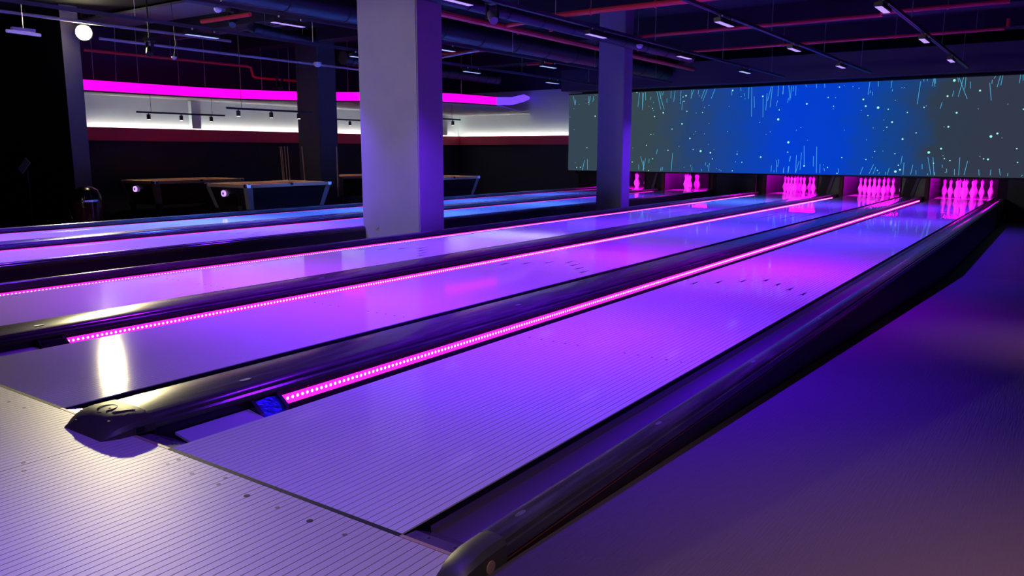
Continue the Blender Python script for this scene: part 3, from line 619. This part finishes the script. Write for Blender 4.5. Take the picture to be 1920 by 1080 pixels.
for i, tx in enumerate(TX):
    t = thing('lighting_track', (tx, 7, 2.62), 'slim dark lighting track, the ' + TNM[i], 'lighting track', 'lighting tracks')
    box('track_rail', tx - .025, tx + .025, -2.0, 16.9, 2.625, 2.665, M_track, t)
    box('track_slot', tx - .008, tx + .008, -2.0, 16.9, 2.621, 2.626, M_house, t)
    for k in range(7): tube('hanger_rod', [(tx, -1.4 + 2.9 * k, 2.665), (tx, -1.4 + 2.9 * k, CEIL)], .0055, M_rod, t, 6)
    for y, colr, e in BARS[i]:
        f = thing('light_bar', (tx, y, 2.5), 'ultraviolet light bar, %s on the %s' % (ORD[y], TNM[i]), 'light bar', 'ultraviolet light bars')
        box('housing', tx - .045, tx + .045, y - .26, y + .26, 2.535, 2.585, M_house, f, .006)
        for s in (-.17, .17):
            box('arm', tx - .008, tx + .008, y + s - .012, y + s + .012, 2.585, 2.6205, M_house, f)
        for s in (-.17, .17): lathe('knob', (tx + .03, y + s, 2.60), [(.012, 0), (.012, .018), (.006, .022)], M_plast, f, 8)
        mm = emis('lens_%d_%d' % (i, int(y * 10)), (min(1, colr[0] * 1.1 + .28), colr[1] + .25, 1.0), 1.3)
        for q in range(4): box('lens', tx - .035, tx + .035, y - .245 + .125 * q, y - .245 + .125 * q + .105, 2.531, 2.536, mm, f, 0)
        area_light('bar_light', (tx, y, 2.524), (tx, y, 0), .05, .46, colr, BARW * e, 88)
# ------------------------------------------------------------------ flood lamp, small ceiling devices
fl = thing('flood_lamp', (-11.93, 6.0, 2.9), 'dazzling yellow-white flood lamp high on the end of the black partition', 'flood lamp')
aim = Vector((0.2, -0.6, 0.0)); src = Vector((-11.80, 5.95, 3.00)); dv = (aim - src).normalized()
bm = bmesh.new(); atube(bm, [src - dv * .16, src - dv * .12, src - dv * .02, src], [.06, .11, .14, .145], 18); fin('housing', bm, M_house, fl, True)
bm = bmesh.new(); atube(bm, [src, src + dv * .008], .125, 18); fin('lens', bm, E_flood, fl)
tube('yoke', [(-11.95, 6.0, CEIL), (-11.93, 6.02, 3.15), (-11.90, 6.0, 3.0)], .015, M_house, fl)
area_light('flood_light', src + dv * .02, aim, .24, .24, (1.0, 0.88, 0.44), 120.0, 80, None, 'DISK')
# lilac tube fitting on the black partition side
wl = thing('tube_fitting', (-9.71, 4.05, 2.55), 'small lilac tube fitting under the ceiling in front of the black partition', 'light fitting')
tube('tube', [(-9.68, 3.80, 2.60), (-9.745, 4.27, 2.60)], .022, mat('tube_lilac', (0.62, 0.55, 0.78), 0.4, emit=(.5, .4, .9), es=.25), wl)
box('bracket', -9.74, -9.68, 3.88, 4.18, 2.625, 2.665, M_cond, wl); tube('hanger', [(-9.71, 4.03, 2.66), (-9.71, 4.03, CEIL)], .006, M_rod, wl, 6)
def head(loc, label, m=M_house, r=.06):
    t = thing('moving_head', (loc[0], loc[1], loc[2] - r), label, 'spotlight', 'ceiling spotlights')
    x, y, z = loc
    box('base', x - .07, x + .07, y - .07, y + .07, z + .14, z + .20, M_house, t, .008)
    for s in (-1, 1): box('arm', x + s * .075 - .008, x + s * .075 + .008, y - .025, y + .025, z - .02, z + .16, M_house, t)
    bm = bmesh.new(); atube(bm, [(x - .05, y + .03, z + .05), (x, y, z), (x + .06, y - .05, z - .06)], [r * .7, r, r * .85], 14); fin('head', bm, m, t, True)
    tube('stem', [(x, y, z + .2), (x, y, CEIL)], .012, M_house, t, 6)
head((-9.78, 5.93, 2.56), 'black moving-head spotlight over the pool tables by the flood lamp')
head((-8.55, 6.6, 2.98), 'black moving-head spotlight near the short duct')
head((-3.38, 6.42, 2.56), 'violet-lit moving-head spotlight just beyond the big column', mat('head_violet_lit', (.12, .10, .2), .4))  # violet light put into the colour of this head
head((-11.2, 9.6, 2.32), 'black spotlight clamped on the dark column')
def device(loc, label, s=.05):
    t = thing('ceiling_device', (loc[0], loc[1], loc[2] - s), label, 'ceiling sensor', 'white ceiling devices'); x, y, z = loc
    lathe('dome', (x, y, z - s), [(.004, 0), (s * .6, .01), (s, s * .7), (s, s * 1.2), (s * .5, s * 1.3)], M_plast, t, 12)
    tube('cable', [(x, y, z + .01), (x + .03, y + .02, z + .2), (x, y, CEIL)], .004, M_house, t, 5)
device((-7.0, 5.25, 2.83), 'white striped ceiling device beside the fan duct'); device((-8.9, 8.6, 2.55), 'white device on the conduit near the dark column', .07)
device((-3.14, 9.85, 2.58), 'small white box-like device on the third track', .05); device((-5.5, 5.2, 2.95), 'white dome sensor close to the big column top', .05)
device((-9.4, 6.1, 2.45), 'white dome sensor below the first light bar of the farthest track', .04)
tagged_tube('box_hanger', [(-8.84, 10.27, 2.62), (-8.84, 10.27, CEIL)], .006, M_rod, 'thin rod carrying the blue-grey junction box', 'rod')
bx = tag(box('junction_box', -8.9, -8.78, 10.2, 10.35, 2.46, 2.62, mat('box_blue', (.16, .20, .42), .5)), 'blue-grey junction box left of the big column', 'junction box')
# added pale slabs: flood light on the ceiling bays put into their colour
for k, (x0, x1, y0, y1, z, nm) in enumerate(((-12.9, -9.6, 6.5, 7.40, 3.36, 'pale patch of painted flood light on the ceiling next to the beam'), (-13.3, -9.7, 7.95, 8.75, 3.30, 'second pale patch of painted flood light behind the beam'))):
    tag(box('ceiling_light_patch', x0, x1, y0, y1, z, z + .04, mat('flood_lit_grey', (.22, .21, .2), .8)), nm, 'ceiling light patch', 'pale ceiling light patches')

# ------------------------------------------------------------------ pool area
def pool_table(x0, x1, y0, y1, label, coin=True):
    zt = .42; t = thing('pool_table', ((x0 + x1) / 2, (y0 + y1) / 2, FLOOR + .01), label, 'pool table', 'pool tables')
    z0 = -.02; ins = .10
    bm = bmesh.new()
    aloft(bm, [[(x0 + .14, y0 + .14, z0 - .03), (x1 - .14, y0 + .14, z0 - .03), (x1 - .14, y1 - .14, z0 - .03), (x0 + .14, y1 - .14, z0 - .03)],
               [(x0 + .03, y0 + .03, zt - .06), (x1 - .03, y0 + .03, zt - .06), (x1 - .03, y1 - .03, zt - .06), (x0 + .03, y1 - .03, zt - .06)]])
    fin('cabinet', bm, M_tabwood, t)
    box('bed', x0 + .08, x1 - .08, y0 + .08, y1 - .08, zt - .06, zt - .035, M_felt, t)
    for (a, b_, c_, d_) in ((x0, x0 + .11, y0 + .09, y1 - .09), (x1 - .11, x1, y0 + .09, y1 - .09), (x0 + .09, x1 - .09, y0, y0 + .11), (x0 + .09, x1 - .09, y1 - .11, y1)):
        box('rail', a, b_, c_, d_, zt - .06, zt, M_rail, t, .008)
    for cx in (x0 + .055, x1 - .055):
        for cy in (y0 + .055, y1 - .055):
            lathe('corner_pocket', (cx, cy, zt - .055), [(.07, 0), (.075, .055), (.06, .062), (.052, .060)], M_chrome, t, 14)
            sx = 1 if cx > (x0 + x1) / 2 else -1; sy = 1 if cy > (y0 + y1) / 2 else -1
            bm = bmesh.new(); px, py = cx - sx * .025, cy - sy * .025; qx, qy = cx - sx * .12, cy - sy * .12
            aloft(bm, [[(qx - .045, qy - .045, z0 - .02), (qx + .045, qy - .045, z0 - .02), (qx + .045, qy + .045, z0 - .02), (qx - .045, qy + .045, z0 - .02)],
                       [(px - .055, py - .055, zt - .062), (px + .055, py - .055, zt - .062), (px + .055, py + .055, zt - .062), (px - .055, py + .055, zt - .062)]])
            fin('corner_trim', bm, M_trim, t)
            lathe('leg', (qx, qy, FLOOR + .012), [(.07, 0), (.07, .03), (.05, .05), (.045, .2), (.07, abs(FLOOR) - .03)], M_tabwood, t, 12)
    for cy in ((y0 + y1) / 2,):
        for cx in (x0 + .04, x1 - .04): lathe('side_pocket', (cx, cy, zt - .03), [(.05, 0), (.052, .034), (.04, .036)], M_black, t, 12)
    if coin:    # lit round coin-slot ring on the end cabinet
        cx = x0 + (x1 - x0) * .42
        bm = bmesh.new()
        for k in range(16):
            a0, a1 = 2 * math.pi * k / 16, 2 * math.pi * (k + 1) / 16
            q = [(cx + r * math.cos(a), zt - .17 + r * math.sin(a)) for r, a in ((.028, a0), (.055, a0), (.055, a1), (.028, a1))]
            aextr(bm, q, y0 + .02, y0 + .05)
        st = fin('coin_ring', bm, E_logo, t); stuff(st)
        box('coin_button', cx - .02, cx + .02, y0 + .02, y0 + .05, zt - .19, zt - .15, mat('button_violet', (.2, .1, .6), .4), t)
        box('coin_door', cx - .04, cx + .30, y0 + .060, y0 + .075, zt - .36, zt - .10, M_blackgl, t)
        box('ball_window', x1 - .42, x1 - .30, y0 + .10, y0 + .115, z0 - .02, z0 + .06, M_alu, t)
    return t
pool_table(-13.15, -11.88, 7.08, 9.12, 'black pool table with lit coin ring close to the long wall')
pool_table(-10.35, -9.12, 7.12, 9.05, 'black pool table with aluminium corner posts in front of the dark column')
pool_table(-12.5, -11.25, 11.2, 13.2, 'pool table partly hidden by the big column near the soffit bend')
pool_table(-10.25, -9.03, 11.65, 13.6, 'pool table end seen just past the big column', False)
# brighter red patches on the floor below the tables
for k, (x0, x1, y0, y1, nm) in enumerate(((-10.3, -9.15, 7.5, 8.7, 'bright red floor patch under the front pool table'), (-13.0, -12.0, 7.6, 8.8, 'red floor patch under the wall-side pool table'))):
    tag(box('floor_patch', x0, x1, y0, y1, FLOOR + .01, FLOOR + .018, mat('patch_red', (.5, .02, .03), .8)), nm, 'floor mat', 'red floor patches')
# cues and their stand
def cue(x, y, dx, label, z0=FLOOR + .06, L=1.44):
    t = thing('pool_cue', (x, y, z0), label, 'pool cue', 'pool cues')
    a = Vector((x, y, z0)); b = Vector((x + dx, y, z0 + L)); m1 = a.lerp(b, .3)
    tube('butt', [a, m1], [.0155, .0125], M_black, t, 8); tube('shaft', [m1, b], [.0125, .0085], M_cue, t, 8)
    tube('tip', [b, b + (b - a).normalized() * .012], .0083, M_string, t, 8)
cs = thing('cue_stand', (-11.06, 9.60, FLOOR + .01), 'round cue stand at the foot of the dark column', 'cue stand')
lathe('base', (-11.06, 9.60, FLOOR + .012), [(.26, 0), (.26, .025), (.22, .04), (.05, .045)], M_black, cs, 20)
tube('post', [(-11.06, 9.66, FLOOR + .05), (-11.06, 9.66, .45)], .018, M_black, cs, 8)
box('clip_bar', -11.28, -10.84, 9.59, 9.645, .38, .42, M_black, cs, .006)
for k, (x, nm) in enumerate(((-11.22, 'leftmost pale cue of the bunch before the dark column'), (-11.18, 'second cue of the bunch before the dark column'), (-11.10, 'third cue of the bunch before the dark column'), (-11.02, 'cue of the bunch standing nearest the dark column'))):
    cue(x + .10, 9.55, -.10 + .01 * k, nm)
cue(-10.52, 9.62, -.10, 'single pale cue standing in front of the dark column')
cue(-9.95, 9.95, .0, 'single cue standing between the dark column and the big column')
s2 = thing('cue_stand', (-9.95, 9.95, FLOOR + .01), 'small chrome-ringed cue stand beside the front pool table', 'cue stand')
lathe('base', (-9.95, 9.95, FLOOR + .012), [(.17, 0), (.17, .02), (.12, .04), (.03, .045)], M_chrome, s2, 18)
bm = bmesh.new(); atube(bm, [(-9.95 + .17 * math.cos(a), 9.95, -.30 + .12 * math.sin(a)) for a in [math.pi * k / 10 for k in range(11)]], .008, 6); fin('hoop', bm, M_chrome, s2, True)
# track spots over the tables
def spot_track(x, y0, y1, ys_, label):
    t = thing('spot_track', (x, (y0 + y1) / 2, 1.70), label, 'track light', 'track lights over the pool tables')
    box('bar', x - .018, x + .018, y0, y1, 1.715, 1.748, M_house, t)
    for y in (y0 + .3, y1 - .3): tube('wire', [(x, y, 1.748), (x, y, 2.075 if x < -11 or y > 10 else CEIL)], .004, M_house, t, 5)
    for y in ys_:
        bm = bmesh.new(); atube(bm, [(x, y, 1.712), (x, y, 1.695), (x, y, 1.693), (x, y, 1.60)], [.012, .012, .036, .036], 12); s = fin('spot', bm, M_house, t, True)
        bm = bmesh.new(); atube(bm, [(x, y, 1.602), (x, y, 1.596)], .030, 12); fin('spot_lens', bm, E_spot, s)
        area_light('spot_light', (x, y, 1.59), (x, y, 0), .05, .05, (1.0, .82, .62), 2.2, 70)
spot_track(-12.5, 7.2, 9.16, (7.44, 8.14, 8.83), 'black three-spot track over the wall-side pool table')
spot_track(-9.8, 7.3, 9.21, (7.53, 8.24, 8.88), 'black three-spot track over the front pool table')
spot_track(-11.9, 11.36, 13.3, (11.54, 12.2, 12.9), 'black three-spot track left of the big column')
spot_track(-9.6, 11.6, 13.55, (11.9, 12.6, 13.28), 'black track light seen past the big column')
# litter bin with domed lid
bn = thing('litter_bin', (-10.40, 5.05, FLOOR + .01), 'shiny maroon litter bin with chrome dome before the partition end', 'litter bin')
lathe('barrel', (-10.40, 5.05, FLOOR + .01), [(.18, 0), (.205, .02), (.215, .60), (.21, .62)], M_bin, bn, 28)
lathe('rim', (-10.40, 5.05, .19), [(.20, 0), (.222, .005), (.222, .035), (.20, .04)], M_chrome, bn, 28)
lathe('dome', (-10.40, 5.05, .228), [(.212, 0), (.20, .08), (.165, .15), (.10, .19), (.02, .205)], M_blackgl, bn, 28)
tube('handle', [(-10.40 + .22 * math.cos(a) * .8, 5.05 - .22 * math.cos(a) * .6 - .0, .21 + .20 * math.sin(a)) for a in [math.pi * k / 14 for k in range(15)]], .006, M_chrome, bn, 6)
tube('chain', [(-10.40 + .17 * math.cos(a), 5.05 - .235 + .02 * abs(math.cos(a)), .14 - .22 * math.sin(a)) for a in [math.pi * k / 14 for k in range(15)]], .005, M_alu, bn, 6)
lathe('ring_pull', (-10.215, 4.90, .10), [(.02, 0), (.028, .01), (.02, .02)], M_chrome, bn, 10)
# tilted info panel on a post
ip = thing('info_stand', (-11.35, 4.62, FLOOR + .01), 'thin stand with a small tilted grey tablet before the black partition', 'tablet stand')
lathe('foot', (-11.35, 4.62, FLOOR + .012), [(.16, 0), (.16, .015), (.03, .03)], M_black, ip, 18)
tube('post', [(-11.35, 4.62, FLOOR + .03), (-11.35, 4.62, .68)], .012, M_house, ip)
bm = bmesh.new(); abox(bm, -.085, .085, -.008, .008, -.11, .11, .004)
bmesh.ops.rotate(bm, verts=bm.verts, cent=(0, 0, 0), matrix=Matrix.Rotation(math.radians(28), 3, 'Y') @ Matrix.Rotation(math.radians(-25), 3, 'X'))
for v in bm.verts: v.co += Vector((-11.40, 4.60, .75))
fin('tablet', bm, mat('tablet_grey', (.30, .29, .30), .5), ip)
